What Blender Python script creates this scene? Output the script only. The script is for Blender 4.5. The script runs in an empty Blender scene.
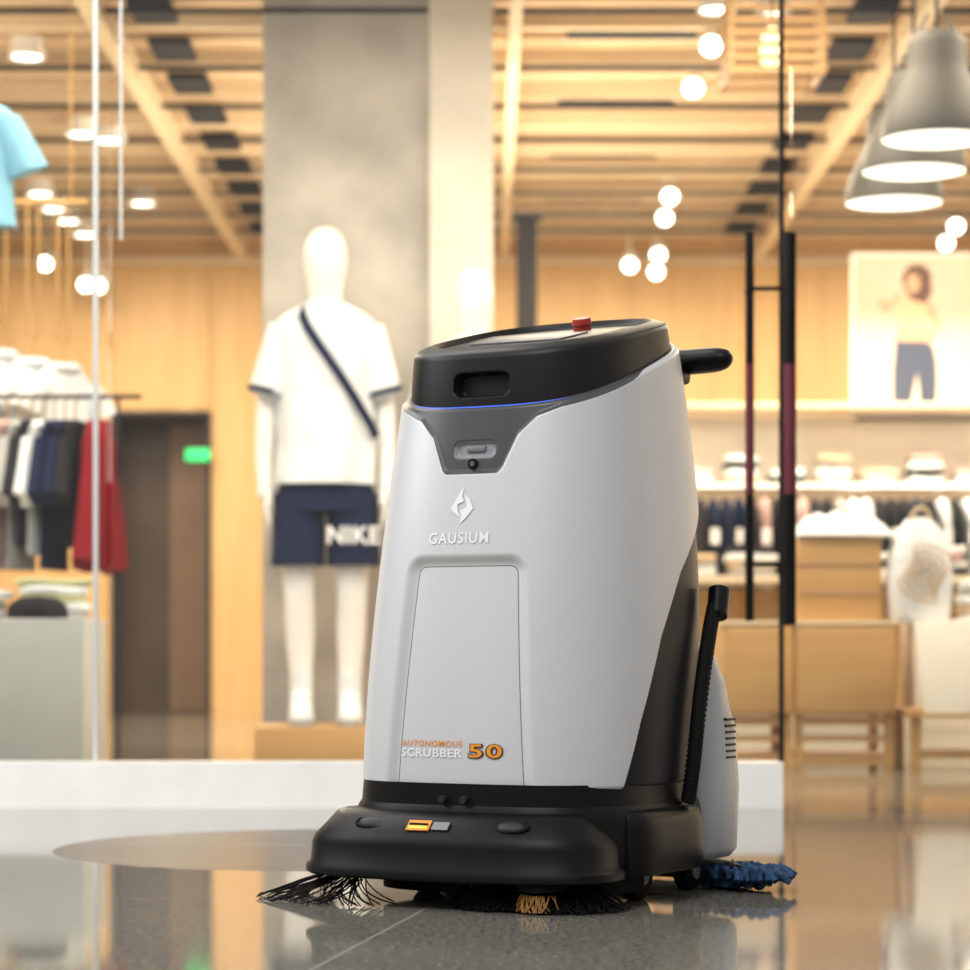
import bpy, bmesh, math, random
import numpy as np
from mathutils import Vector, Matrix
random.seed(4); np.random.seed(4)
scene = bpy.context.scene
try:
    scene.view_settings.view_transform = 'Standard'
except Exception as e:
    print(e)

# ------------------------------------------------------------------ materials
def mat(name, col, rough=0.5, metal=0.0, var=0.06, scale=8.0, emit=None, estr=0.0, coat=0.0, bump=0.0, spec=0.5, trans=0.0):
    m = bpy.data.materials.new(name); m.use_nodes = True
    nt = m.node_tree; b = nt.nodes['Principled BSDF']
    b.inputs['Roughness'].default_value = rough
    b.inputs['Metallic'].default_value = metal
    b.inputs['Coat Weight'].default_value = coat
    b.inputs['Specular IOR Level'].default_value = spec
    tc = nt.nodes.new('ShaderNodeTexCoord')
    nz = nt.nodes.new('ShaderNodeTexNoise'); nz.inputs['Scale'].default_value = scale
    nz.inputs['Detail'].default_value = 4
    nt.links.new(tc.outputs['Object'], nz.inputs['Vector'])
    rp = nt.nodes.new('ShaderNodeValToRGB')
    c = col
    rp.color_ramp.elements[0].position = 0.3; rp.color_ramp.elements[1].position = 0.7
    rp.color_ramp.elements[0].color = (c[0]*(1-var), c[1]*(1-var), c[2]*(1-var), 1)
    rp.color_ramp.elements[1].color = (min(1, c[0]*(1+var)), min(1, c[1]*(1+var)), min(1, c[2]*(1+var)), 1)
    nt.links.new(nz.outputs['Fac'], rp.inputs['Fac'])
    nt.links.new(rp.outputs['Color'], b.inputs['Base Color'])
    if emit:
        b.inputs['Emission Color'].default_value = (*emit, 1)
        b.inputs['Emission Strength'].default_value = estr
    if bump:
        bp = nt.nodes.new('ShaderNodeBump'); bp.inputs['Strength'].default_value = bump
        bp.inputs['Distance'].default_value = 0.02
        nt.links.new(nz.outputs['Fac'], bp.inputs['Height']); nt.links.new(bp.outputs['Normal'], b.inputs['Normal'])
    return m

def wood_mat(name, c1, c2, axis='X', scale=1.0, rough=0.5):
    m = bpy.data.materials.new(name); m.use_nodes = True
    nt = m.node_tree; b = nt.nodes['Principled BSDF']; b.inputs['Roughness'].default_value = rough
    tc = nt.nodes.new('ShaderNodeTexCoord'); mp = nt.nodes.new('ShaderNodeMapping')
    s = {'X': (0.6, 6, 6), 'Z': (5, 5, 0.5), 'Y': (6, .6, 6)}[axis]
    mp.inputs['Scale'].default_value = tuple(v*scale for v in s)
    nt.links.new(tc.outputs['Object'], mp.inputs['Vector'])
    nz = nt.nodes.new('ShaderNodeTexNoise'); nz.inputs['Scale'].default_value = 2.2; nz.inputs['Detail'].default_value = 6
    nz.inputs['Distortion'].default_value = 0.6
    nt.links.new(mp.outputs['Vector'], nz.inputs['Vector'])
    rp = nt.nodes.new('ShaderNodeValToRGB')
    rp.color_ramp.elements[0].position = 0.35; rp.color_ramp.elements[1].position = 0.68
    rp.color_ramp.elements[0].color = (*c1, 1); rp.color_ramp.elements[1].color = (*c2, 1)
    nt.links.new(nz.outputs['Fac'], rp.inputs['Fac']); nt.links.new(rp.outputs['Color'], b.inputs['Base Color'])
    return m

M = {}
M['wood'] = wood_mat('plywood', (.5, .28, .1), (.57, .34, .13), 'X')
M['woodwall'] = wood_mat('plywood_wall', (.6, .37, .15), (.68, .44, .2), 'Z')
M['beam'] = wood_mat('pale_timber', (.66, .52, .34), (.76, .62, .43), 'X')
M['ceil'] = mat('ceiling_board', (.64, .46, .28), .8, var=.2, scale=3)
M['blackpanel'] = mat('black_panel', (.01, .011, .015), .7, spec=.2)
M['black'] = mat('black_plastic', (.0035, .0035, .004), .4, var=.1, spec=.18)
M['lid'] = mat('lid_plastic', (.0075, .007, .007), .4, var=.1, spec=.28)
M['rubber'] = mat('rubber', (.004, .004, .004), .7, spec=.15)
M['silver'] = mat('silver_paint', (.5, .51, .53), .4, .15, var=.01)
M['darkgrey'] = mat('dark_grey_plastic', (.02, .021, .025), .5, spec=.3)
M['midgrey'] = mat('mid_grey_plastic', (.2, .2, .21), .4)
M['white'] = mat('white_fabric', (.74, .77, .8), .9, var=.07, bump=.45, scale=12, spec=.1)
M['mannequin'] = mat('mannequin_white', (.82, .8, .77), .4, var=.01, spec=.3)
M['navy'] = mat('navy_fabric', (.01, .017, .05), .9, bump=.2, spec=.1)
M['red'] = mat('red_fabric', (.2, .007, .014), .85, bump=.3, spec=.1)
M['redp'] = mat('red_plastic', (.4, .03, .02), .4)
M['ltblue'] = mat('light_blue_fabric', (.27, .55, .69), .9, bump=.2, spec=.1)
M['greyf'] = mat('grey_fabric', (.4, .4, .4), .9, bump=.3, spec=.1)
M['darkf'] = mat('charcoal_fabric', (.018, .018, .022), .9, bump=.3, spec=.1)
M['pinkf'] = mat('dusty_pink_fabric', (.5, .33, .31), .9, spec=.1)
M['olivef'] = mat('olive_fabric', (.5, .5, .28), .9, spec=.1)
M['tanf'] = mat('tan_fabric', (.55, .41, .27), .9, spec=.1)
M['concrete'] = mat('concrete', (.47, .44, .4), .8, var=.25, scale=3.2, bump=.1)
M['cream'] = mat('pale_cream', (.72, .67, .58), .7, var=.1, scale=3)
M['whitewall'] = mat('white_wall', (.84, .78, .69), .7, var=.03)
M['curb'] = mat('white_stone', (.93, .92, .89), .3, var=.04)
M['boxwhite'] = mat('display_laminate', (.56, .585, .57), .35, var=.05, scale=3)
M['steel'] = mat('steel', (.5, .5, .5), .3, .9, var=.02)
M['brass'] = mat('brass', (.5, .3, .1), .4, .6, var=.05)
M['blue_led'] = mat('blue_led', (.02, .06, .5), .4, emit=(.03, .16, 1), estr=1.0)
M['green'] = mat('exit_sign_green', (.02, .6, .2), .4, emit=(.02, .9, .2), estr=.9)
M['spot'] = mat('lamp_glow', (1, .95, .85), .5, emit=(1, .92, .76), estr=10)
M['lampglow'] = mat('lampshade_glow', (1, .95, .88), .5, emit=(1, .93, .82), estr=1.8)
M['lampshade'] = mat('lampshade_metal', (.11, .105, .095), .5, 0, var=.03, spec=.25)
M['orange'] = mat('orange_paint', (.85, .3, .02), .5)
M['whitepaint'] = mat('white_paint', (.9, .9, .9), .4)
M['yellow'] = mat('yellow_bristle', (.3, .15, .03), .6)
M['bluemop'] = mat('blue_microfibre', (.035, .075, .16), .9, var=.6, bump=.5, scale=60, spec=.1)
M['posterbg'] = mat('poster_print', (.5, .41, .32), .6, var=.15, scale=1.5)
M['skin'] = mat('poster_skin', (.5, .29, .18), .6)
M['jeans'] = mat('poster_denim', (.03, .04, .075), .6)
M['hair'] = mat('poster_hair', (.1, .04, .025), .6)
M['doordark'] = mat('dark_passage', (.085, .05, .033), .4, var=.3, scale=2)
M['screen'] = mat('display_glass', (.12, .125, .13), .4, spec=.3)

def glass_mat():
    m = bpy.data.materials.new('storefront_glass'); m.use_nodes = True
    nt = m.node_tree; nt.nodes.clear()
    o = nt.nodes.new('ShaderNodeOutputMaterial'); mx = nt.nodes.new('ShaderNodeMixShader')
    tr = nt.nodes.new('ShaderNodeBsdfTransparent'); tr.inputs['Color'].default_value = (.98, .99, .985, 1)
    gl = nt.nodes.new('ShaderNodeBsdfGlossy'); gl.inputs['Roughness'].default_value = .01
    fr = nt.nodes.new('ShaderNodeFresnel'); fr.inputs['IOR'].default_value = 1.52
    nt.links.new(fr.outputs[0], mx.inputs[0]); nt.links.new(tr.outputs[0], mx.inputs[1]); nt.links.new(gl.outputs[0], mx.inputs[2])
    nt.links.new(mx.outputs[0], o.inputs[0])
    return m
M['glass'] = glass_mat()

def floor_mat():
    m = bpy.data.materials.new('polished_granite'); m.use_nodes = True
    nt = m.node_tree; b = nt.nodes['Principled BSDF']; L = nt.links
    tc = nt.nodes.new('ShaderNodeTexCoord')
    n1 = nt.nodes.new('ShaderNodeTexNoise'); n1.inputs['Scale'].default_value = 110; n1.inputs['Detail'].default_value = 6
    L.new(tc.outputs['Object'], n1.inputs['Vector'])
    r1 = nt.nodes.new('ShaderNodeValToRGB'); e = r1.color_ramp.elements
    e[0].position = .36; e[0].color = (.1, .097, .085, 1); e[1].position = .64; e[1].color = (.31, .3, .255, 1)
    L.new(n1.outputs['Fac'], r1.inputs['Fac'])
    v = nt.nodes.new('ShaderNodeTexVoronoi'); v.inputs['Scale'].default_value = 60
    L.new(tc.outputs['Object'], v.inputs['Vector'])
    vr = nt.nodes.new('ShaderNodeValToRGB'); e = vr.color_ramp.elements
    e[0].position = .1; e[0].color = (.8, .8, .8, 1); e[1].position = .2; e[1].color = (0, 0, 0, 1)
    L.new(v.outputs['Distance'], vr.inputs['Fac'])
    mx = nt.nodes.new('ShaderNodeMix'); mx.data_type = 'RGBA'
    L.new(vr.outputs['Color'], mx.inputs['Factor']); L.new(r1.outputs['Color'], mx.inputs[6]); mx.inputs[7].default_value = (.5, .47, .4, 1)
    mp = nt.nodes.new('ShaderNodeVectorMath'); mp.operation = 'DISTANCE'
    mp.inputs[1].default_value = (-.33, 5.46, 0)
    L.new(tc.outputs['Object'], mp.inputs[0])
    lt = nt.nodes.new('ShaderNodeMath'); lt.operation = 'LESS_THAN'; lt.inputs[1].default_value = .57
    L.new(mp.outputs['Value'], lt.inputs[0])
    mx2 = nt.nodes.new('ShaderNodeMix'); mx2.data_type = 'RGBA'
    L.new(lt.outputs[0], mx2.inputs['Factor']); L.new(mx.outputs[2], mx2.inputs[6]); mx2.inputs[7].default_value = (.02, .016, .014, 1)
    mpp = nt.nodes.new('ShaderNodeMapping'); mpp.inputs['Location'].default_value = (.01, -4.71, 0)
    rot = nt.nodes.new('ShaderNodeMapping'); rot.inputs['Rotation'].default_value = (0, 0, math.radians(9.4))
    L.new(tc.outputs['Object'], mpp.inputs['Vector']); L.new(mpp.outputs['Vector'], rot.inputs['Vector'])
    sx = nt.nodes.new('ShaderNodeSeparateXYZ'); L.new(rot.outputs['Vector'], sx.inputs[0])
    prev = None
    for ax, off in (('X', 0.0), ('Y', .45)):
        a = nt.nodes.new('ShaderNodeMath'); a.operation = 'ADD'; a.inputs[1].default_value = off
        L.new(sx.outputs[ax], a.inputs[0])
        p = nt.nodes.new('ShaderNodeMath'); p.operation = 'PINGPONG'; p.inputs[1].default_value = .6
        L.new(a.outputs[0], p.inputs[0])
        l = nt.nodes.new('ShaderNodeMath'); l.operation = 'LESS_THAN'; l.inputs[1].default_value = .003
        L.new(p.outputs[0], l.inputs[0])
        if prev is None: prev = l
        else:
            mm = nt.nodes.new('ShaderNodeMath'); mm.operation = 'MAXIMUM'
            L.new(prev.outputs[0], mm.inputs[0]); L.new(l.outputs[0], mm.inputs[1]); prev = mm
    mx3 = nt.nodes.new('ShaderNodeMix'); mx3.data_type = 'RGBA'
    L.new(prev.outputs[0], mx3.inputs['Factor']); L.new(mx2.outputs[2], mx3.inputs[6]); mx3.inputs[7].default_value = (.42, .4, .35, 1)
    L.new(mx3.outputs[2], b.inputs['Base Color'])
    n2 = nt.nodes.new('ShaderNodeTexNoise'); n2.inputs['Scale'].default_value = 3
    L.new(tc.outputs['Object'], n2.inputs['Vector'])
    mr = nt.nodes.new('ShaderNodeMapRange'); mr.inputs['To Min'].default_value = .03; mr.inputs['To Max'].default_value = .09
    L.new(n2.outputs['Fac'], mr.inputs['Value'])
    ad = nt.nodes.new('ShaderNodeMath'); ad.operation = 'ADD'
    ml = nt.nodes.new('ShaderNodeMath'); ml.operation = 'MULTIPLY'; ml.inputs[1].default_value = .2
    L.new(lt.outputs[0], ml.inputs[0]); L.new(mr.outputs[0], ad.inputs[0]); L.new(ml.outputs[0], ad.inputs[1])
    L.new(ad.outputs[0], b.inputs['Roughness'])
    b.inputs['IOR'].default_value = 1.7
    return m
M['floor'] = floor_mat()

# ------------------------------------------------------------------ helpers
def link(o, parent=None):
    scene.collection.objects.link(o)
    if parent: o.parent = parent
    return o

def mk(name, verts, faces, m, parent=None, smooth=True, angle=40, loc=None, rot=None):
    me = bpy.data.meshes.new(name); me.from_pydata([tuple(v) for v in verts], [], [tuple(f) for f in faces]); me.update()
    bm = bmesh.new(); bm.from_mesh(me); bmesh.ops.recalc_face_normals(bm, faces=bm.faces); bm.to_mesh(me); bm.free()
    if smooth:
        me.shade_smooth()
        try: me.set_sharp_from_angle(angle=math.radians(angle))
        except Exception: pass
    me.materials.append(m)
    o = bpy.data.objects.new(name, me)
    if loc: o.location = loc
    if rot: o.rotation_euler = rot
    return link(o, parent)

def group(name, loc=(0, 0, 0), rz=0, parent=None):
    e = bpy.data.objects.new(name, None); e.empty_display_size = .1
    e.location = loc; e.rotation_euler = (0, 0, rz)
    return link(e, parent)

def box(name, c, s, m, parent=None, bev=0.0, rot=None, seg=3):
    bm = bmesh.new(); bmesh.ops.create_cube(bm, size=1.0)
    for v in bm.verts: v.co = Vector((v.co.x*s[0], v.co.y*s[1], v.co.z*s[2]))
    if bev > 0:
        bmesh.ops.bevel(bm, geom=list(bm.edges), offset=bev, segments=seg, affect='EDGES', profile=.5)
    me = bpy.data.meshes.new(name); bm.to_mesh(me); bm.free()
    if bev > 0:
        me.shade_smooth(); me.set_sharp_from_angle(angle=math.radians(40))
    me.materials.append(m)
    o = bpy.data.objects.new(name, me); o.location = c
    if rot: o.rotation_euler = rot
    return link(o, parent)

def boxes(name, lst, m, parent=None):
    V = []; F = []
    for (c, s) in lst:
        b = len(V)
        for dx in (-.5, .5):
            for dy in (-.5, .5):
                for dz in (-.5, .5):
                    V.append((c[0]+dx*s[0], c[1]+dy*s[1], c[2]+dz*s[2]))
        for f in ((0, 1, 3, 2), (4, 6, 7, 5), (0, 4, 5, 1), (2, 3, 7, 6), (0, 2, 6, 4), (1, 5, 7, 3)):
            F.append([b+i for i in f])
    return mk(name, V, F, m, parent, smooth=False)

def loft(name, rings, m, parent=None, cap=True, angle=50, loc=None, rot=None):
    n = len(rings[0]); V = [p for r in rings for p in r]; F = []
    for i in range(len(rings)-1):
        for j in range(n):
            k = (j+1) % n
            F.append((i*n+j, i*n+k, (i+1)*n+k, (i+1)*n+j))
    if cap:
        F.append(list(range(n))[::-1]); F.append([(len(rings)-1)*n+j for j in range(n)])
    return mk(name, V, F, m, parent, True, angle, loc, rot)

def cyl(name, p0, p1, r0, r1, m, parent=None, n=24, cap=True):
    p0 = Vector(p0); p1 = Vector(p1); d = (p1-p0).normalized()
    up = Vector((0, 0, 1)) if abs(d.z) < .9 else Vector((1, 0, 0))
    a = d.cross(up).normalized(); b = d.cross(a)
    rings = [[p+(a*math.cos(2*math.pi*j/n)+b*math.sin(2*math.pi*j/n))*r for j in range(n)] for p, r in ((p0, r0), (p1, r1))]
    return loft(name, rings, m, parent, cap, 40)

def tube(name, pts, r, m, parent=None, res=4, cyclic=False):
    cu = bpy.data.curves.new(name, 'CURVE'); cu.dimensions = '3D'; cu.bevel_depth = r; cu.bevel_resolution = res; cu.use_fill_caps = True
    sp = cu.splines.new('POLY') if len(pts) < 3 else cu.splines.new('NURBS')
    sp.points.add(len(pts)-1)
    for i, p in enumerate(pts): sp.points[i].co = (*p, 1)
    if len(pts) >= 3:
        sp.order_u = min(4, len(pts)); sp.use_endpoint_u = True; sp.resolution_u = 8
    sp.use_cyclic_u = cyclic
    cu.materials.append(m)
    o = bpy.data.objects.new(name, cu)
    return link(o, parent)

def strands(name, lst, r, m, parent=None):
    cu = bpy.data.curves.new(name, 'CURVE'); cu.dimensions = '3D'; cu.bevel_depth = r; cu.bevel_resolution = 1
    for pts in lst:
        sp = cu.splines.new('POLY'); sp.points.add(len(pts)-1)
        for i, p in enumerate(pts): sp.points[i].co = (*p, 1)
    cu.materials.append(m)
    return link(bpy.data.objects.new(name, cu), parent)

def lathe(name, prof, m, parent=None, n=48, loc=None):
    rings = [[(r*math.cos(2*math.pi*j/n), r*math.sin(2*math.pi*j/n), z) for j in range(n)] for r, z in prof]
    return loft(name, rings, m, parent, False, 50, loc)

def ell_ring(c, a, b, n=32, e=2.2, fold=0, k=7, ph=0, tilt=0):
    out = []
    for j in range(n):
        t = 2*math.pi*j/n
        ct, st = math.cos(t), math.sin(t)
        r = (abs(ct/a)**e+abs(st/b)**e)**(-1/e)
        r *= 1+fold*math.sin(k*t+ph)+fold*.5*math.sin((k*2-3)*t+ph*1.7)
        x, y = r*ct, r*st
        out.append((c[0]+x, c[1]+y, c[2]+tilt*x))
    return out

# ------------------------------------------------------------------ room
CZ = 2.93
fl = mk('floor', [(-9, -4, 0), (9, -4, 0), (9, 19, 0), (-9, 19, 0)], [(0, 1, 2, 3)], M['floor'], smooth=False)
bw = group('wall_back')
YB = 16.4
boxes('plywood_panels', [((-2.85, YB+.05, 1.6), (1.01, .1, 3.2)), ((-.41, YB+.05, 1.6), (2.65, .1, 3.2)),
       ((-2.04, YB+.05, 2.55), (.62, .1, 1.3)), ((2.46, YB+.05, 1.6), (3.08, .1, 3.2)), ((-4.2, YB+.05, 1.6), (1.7, .1, 3.2))], M['woodwall'], bw)
boxes('panel_joints', [((x, YB-.003, 1.45), (.01, .006, 2.9)) for x in (-3.35, -1.4, -.5, .45, 1.4, 2.35, 3.3)] +
      [((2.2, YB-.003, 1.95), (3.6, .006, .01))], M['tanf'], bw)
boxes('cornice', [((0, YB-.03, 2.86), (8.8, .06, .05))], M['beam'], bw)
dr = group('door_1')
boxes('passage', [((-2.04, YB+.6, .95), (.7, .02, 1.9)), ((-2.39, YB+.35, .95), (.02, .5, 1.9)), ((-1.69, YB+.35, .95), (.02, .5, 1.9)), ((-2.04, YB+.35, 1.91), (.7, .5, .02))], M['doordark'], dr)
boxes('frame', [((-2.34, YB-.01, .95), (.03, .04, 1.9)), ((-1.74, YB-.01, .95), (.03, .04, 1.9)), ((-2.04, YB-.01, 1.9), (.62, .04, .03))], M['darkgrey'], dr)
boxes('door_leaf', [((-1.9, YB+.45, .94), (.28, .03, 1.86))], mat('door_leaf_brown', (.2, .12, .07), .5), dr)
es = group('exit_sign', (-1.80, YB-.1, 1.63))
box('sign_face', (0, 0, 0), (.15, .03, .075), M['green'], es, .006)
box('sign_case', (0, .02, 0), (.16, .03, .09), M['darkgrey'], es, .006)
cyl('sign_rod', (0, .02, .04), (0, .02, .3), .006, .006, M['darkgrey'], es)

boxes('wall_left', [((-4.55, 11.8, 1.6), (.1, 9.8, 3.2))], M['whitewall'])
boxes('wall_right', [((4.45, 11.8, 1.6), (.1, 9.8, 3.2))], M['whitewall'])
boxes('wall_front', [((0, 6.95, 3.55), (9.2, .2, .9))], M['whitewall'])
ce = group('ceiling')
boxes('soffit', [((0, 11.7, 3.2), (9.2, 9.8, .06))], M['ceil'], ce)
lst = []
y = 7.3; k = 0
while y < 16.4:
    lst.append(((0, y, CZ+.06), (9, .06, .07)))
    lst.append(((0, y+.22, CZ+.1), (9, .035, .04)))
    lst.append(((0, y+.44, CZ+.1), (9, .035, .04)))
    y += .67; k += 1
boxes('joists', lst, M['beam'], ce)
boxes('long_beams', [((x, 11.8, CZ-.01), (w_, 9.2, .09)) for x, w_ in ((-3.2, .08), (-1.53, .07), (.12, .05), (1.72, .07), (3.3, .09))], M['beam'], ce)
lst = []; y = 7.35+.28
i = 0
while y < 16.3:
    for x, w in ((-1.32, .17), (1.54, .17), (-3.0, .19), (3.1, .19)):
        lst.append(((x, y, CZ+.02), (w, .33, .03)))
    if i % 2: lst.append(((.62, y, CZ+.09), (.55, .1, .03)))
    else: lst.append(((-.6, y, CZ+.09), (.5, .1, .03))); lst.append(((2.3, y, CZ+.09), (.6, .1, .03)))
    y += .67; i += 1
boxes('black_panels', lst, M['blackpanel'], ce)
lst = []
for y in (8.2, 9.1, 10.2, 11.2, 12.0, 12.8, 13.6, 14.3, 15.0, 15.6):
    lst.append(((0, y, CZ-.01), (9, .03, .018)))
boxes('black_tracks', lst, M['blackpanel'], ce)

# storefront
cb = boxes('trim_1', [((-2.0, 6.86, .06), (5.56, .12, .12))], M['curb'])
gw = group('window_1')
boxes('glass_pane', [((-2.78, 6.88, 1.62), (3.56, .012, 3.0)), ((-.105, 6.88, 1.62), (1.77, .012, 3.0))], M['glass'], gw)
boxes('glass_joint', [((-1.03, 6.88, 1.62), (.012, .02, 3.0)), ((-.963, 6.88, 2.3), (.006, .02, 1.6))], M['boxwhite'], gw)
boxes('edge_strip', [((.785, 6.885, 1.62), (.012, .02, 3.0))], M['blackpanel'], gw)
d2 = group('door_2')
boxes('glass_leaf', [((1.27, 6.88, 1.56), (.92, .012, 3.1))], M['glass'], d2)
hr = mat('handle_red', (.12, .012, .025), .4)
for x, rr, z0, z1 in ((.795, .0165, .48, 1.5), (.69, .0115, .49, 1.5)):
    g = group('pull_handle')
    cyl('bar', (x, 6.78, z0), (x, 6.78, z1), rr, rr, M['black'], g)
    cyl('red_band', (x, 6.78, .82), (x, 6.78, 1.16), rr+.0005, rr+.0005, hr, g)
    for z in (.64, 1.36):
        cyl('bracket', (x, 6.78, z), (x, 6.872, z), .007, .007, M['black'], g)
        if x < .7: cyl('cross_bracket', (x, 6.8, z), (.77, 6.8, z), .006, .006, M['black'], g)

# column
col = group('concrete_column')
box('core', (-.545, 10.6, 1.6), (.655, .8, 3.2), M['concrete'], col, .008)
box('pale_facing', (-.093, 10.56, 1.6), (.25, .9, 3.2), M['cream'], col, .008)  # lighter cream block beside the grey core
bc = group('black_column')
box('shaft', (.225, 14, 1.37), (.11, .12, 2.73), M['darkgrey'], bc, .005)
box('foot', (.225, 14, .02), (.2, .2, .04), M['darkgrey'], bc, .005)
box('cap', (.225, 14, 2.74), (.16, .16, .03), M['darkgrey'], bc, .005)

def downlight(x, y, r=.066):
    g = group('ceiling_downlight', (x, y, CZ-.035))
    lathe('ring', [(r*.9, 0), (r*1.15, -.004), (r*1.15, .03), (r*.9, .03)], M['whitepaint'], g, 32)
    lathe('lens', [(0.001, .006), (r*.9, .006)], M['spot'], g, 32)
    lathe('can', [(r, .01), (r, .08), (.001, .08)], M['whitepaint'], g, 24)
for x, y in ((-1.92, 10.9), (-1.95, 12.55), (-1.83, 12.7), (-1.91, 14.5), (-2.43, 14.2), (-2.44, 14.7), (-2.42, 15.1), (-2.4, 15.6), (.9, 10.1), (1.13, 10.2)):
    downlight(x, y)
def spot(x, y, z=CZ-.02, r=.043, yaw=0):
    g = group('track_spotlight', (x, y, z))
    d = Vector((-.05, -.85, -.5)).normalized()
    p = Vector((0, 0, -.0))
    cyl('head', p-d*.1, p+d*.04, r, r*1.05, M['whitepaint'], g)
    cyl('lens', p+d*.042, p+d*.046, r*.92, r*.92, M['spot'], g)
    cyl('stem', (0, .03, .0), (0, .03, CZ-z), .008, .008, M['whitepaint'], g)
for x, y, z in ((.93, 10.7, 2.91), (.92, 11.5, 2.91), (1.18, 10.7, 2.91), (1.01, 14.2, 2.9), (1.03, 14.9, 2.9), (1.06, 15.9, 2.84), (1.04, 15.8, 2.72), (.88, 15.8, 2.76), (2.75, 15.2, 2.9), (2.78, 15.7, 2.88), (-2.7, 16, 2.8), (-2.45, 16, 2.67), (-2.38, 16.05, 2.67)):
    spot(x, y, z)

# pendant lamps
linner = mat('lamp_inner', (1, .95, .85), .5, emit=(1, .88, .68), estr=1.6)
def pendant(x, y, zb=2.06):
    g = group('pendant_lamp', (x, y, zb))
    lathe('shade', [(.178, 0), (.18, .01), (.176, .05), (.16, .1), (.13, .165), (.105, .215), (.098, .24), (.098, .3), (.09, .33), (.06, .35), (.03, .36)], M['lampshade'], g, 64)
    lathe('inner_reflector', [(.174, .004), (.17, .05), (.154, .1), (.124, .165), (.001, .2)], linner, g, 64)
    lathe('diffuser', [(.001, .012), (.171, .012)], M['lampglow'], g, 48)
    cyl('cord', (0, 0, .35), (0, 0, CZ+.1-zb), .006, .006, M['blackpanel'], g)
    lathe('ceiling_rose', [(.05, CZ+.0-zb), (.05, CZ+.05-zb), (.01, CZ+.08-zb)], M['lampshade'], g)
    for s in (-1, 1):
        cyl('bracket', (s*.1, 0, .26), (s*.03, 0, .41), .006, .006, M['lampshade'], g)
for x, y in ((1.46, 8.4), (1.48, 8.97), (1.51, 9.6)): pendant(x, y)

# ------------------------------------------------------------------ garments
def tee(name, loc, w, h, m, rz=0, depth=.1, sleeve=.2, parent=None, seed=0, hanger=True, sr=1.0, hook=None):
    rnd = random.Random(seed)
    g = group(name, loc, rz, parent)
    hw = w/2; ph = rnd.random()*6
    R = [ell_ring((0, 0, 0.015), .065*min(1, w/.3), .05*sr), ell_ring((0, 0, -.005), .09*min(1, w/.3), .055*sr), ell_ring((0, 0, -.03), hw*.85, depth*.45, e=2.4),
         ell_ring((0, 0, -.06), hw, depth*.6, e=2.6, fold=.01)]
    for i in range(1, 13):
        t = i/12
        R.append(ell_ring((0, 0, -.06-(h-.06)*t), hw*(.94-.05*math.sin(t*3)), depth*(.6+.25*t), e=2.5, fold=.02+.05*t, k=7, ph=ph+t))
    loft('torso_cloth', R, m, g)
    for s in (-1, 1):
        S = []
        n = 7
        for i in range(n):
            t = i/(n-1)
            cx = s*(hw*.78+.05*t+sleeve*.2*t); cz = -.07-sleeve*t
            ring = []
            for j in range(20):
                a = 2*math.pi*j/20
                rr = .055+.012*t+.004*math.sin(5*a+ph+t*2)
                ring.append((cx+math.cos(a)*rr*.9, math.sin(a)*rr*.8*sr*(1+.1*math.sin(3*a+ph)), cz+math.cos(a)*rr*.35*s))
            S.append(ring)
        loft('sleeve', S, m, g)
    if hanger:
        tube('hanger_hook', [(0, 0, 0), (0, 0, .06), (.02, 0, .09), (0, 0, .11), (-.015, 0, .095)], .004, M['brass'], g)
    return g

hg = tee('hanging_tee', (-1.655, 8.0, 2.12), .42, .4, M['ltblue'], math.radians(10), seed=1, sleeve=.16)
cyl('suspension_cord', (0, 0, .1), (0, 0, CZ+.1-2.12), .003, .003, M['brass'], hg)

# left clothes rack
rk = group('clothes_rack', (0, 9, 0))
RZ = 1.29
tube('top_bar', [(-1.95, 0, RZ), (-1.19, 0, RZ)], .008, M['blackpanel'], rk)
for x in (-1.93, -1.27):
    tube('upright', [(x, 0, 0), (x, 0, RZ)], .006, M['blackpanel'], rk)
    tube('foot', [(x, -.25, .012), (x, .25, .012)], .01, M['blackpanel'], rk)
cols = [('white', -1.70, .48), ('pinkf', -1.655, .5), ('greyf', -1.61, .50), ('darkf', -1.57, .42), ('white', -1.53, .45), ('navy', -1.49, .5), ('navy', -1.455, .42), ('darkf', -1.42, .42)]
for i, (c, x, h) in enumerate(cols):
    tee('hanging_shirt', (x, 0, RZ-.1), .36, h, M[c], math.radians(84+random.uniform(-3, 3)), .03, .2, rk, seed=i+5, sr=.6)
tee('red_jacket', (-1.335, 9.0, RZ-.1), .26, .5, M['red'], math.radians(86), .09, .42, seed=22, sr=.85)
dt = group('display_tees')
for i, (x, z) in enumerate(((-1.78, 1.5), (-1.66, 1.47), (-1.55, 1.45))):
    g = tee('tee', (x, 9.55, z), .26, .24, M['white'], math.radians(45), .06, .1, dt, seed=40+i)
    for s in (-.025, .025):
        cyl('rope', (s, 0, .09), (s, 0, 2.0-z+.05), .005, .005, M['brass'], g)
boxes('rope_bar', [((-1.66, 9.55, 2.06), (.4, .012, .012))], M['brass'], dt)
for x in (-1.8, -1.52): cyl('bar_hanger', (x, 9.55, 2.06), (x, 9.55, CZ+.01), .003, .003, M['brass'], dt)

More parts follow.
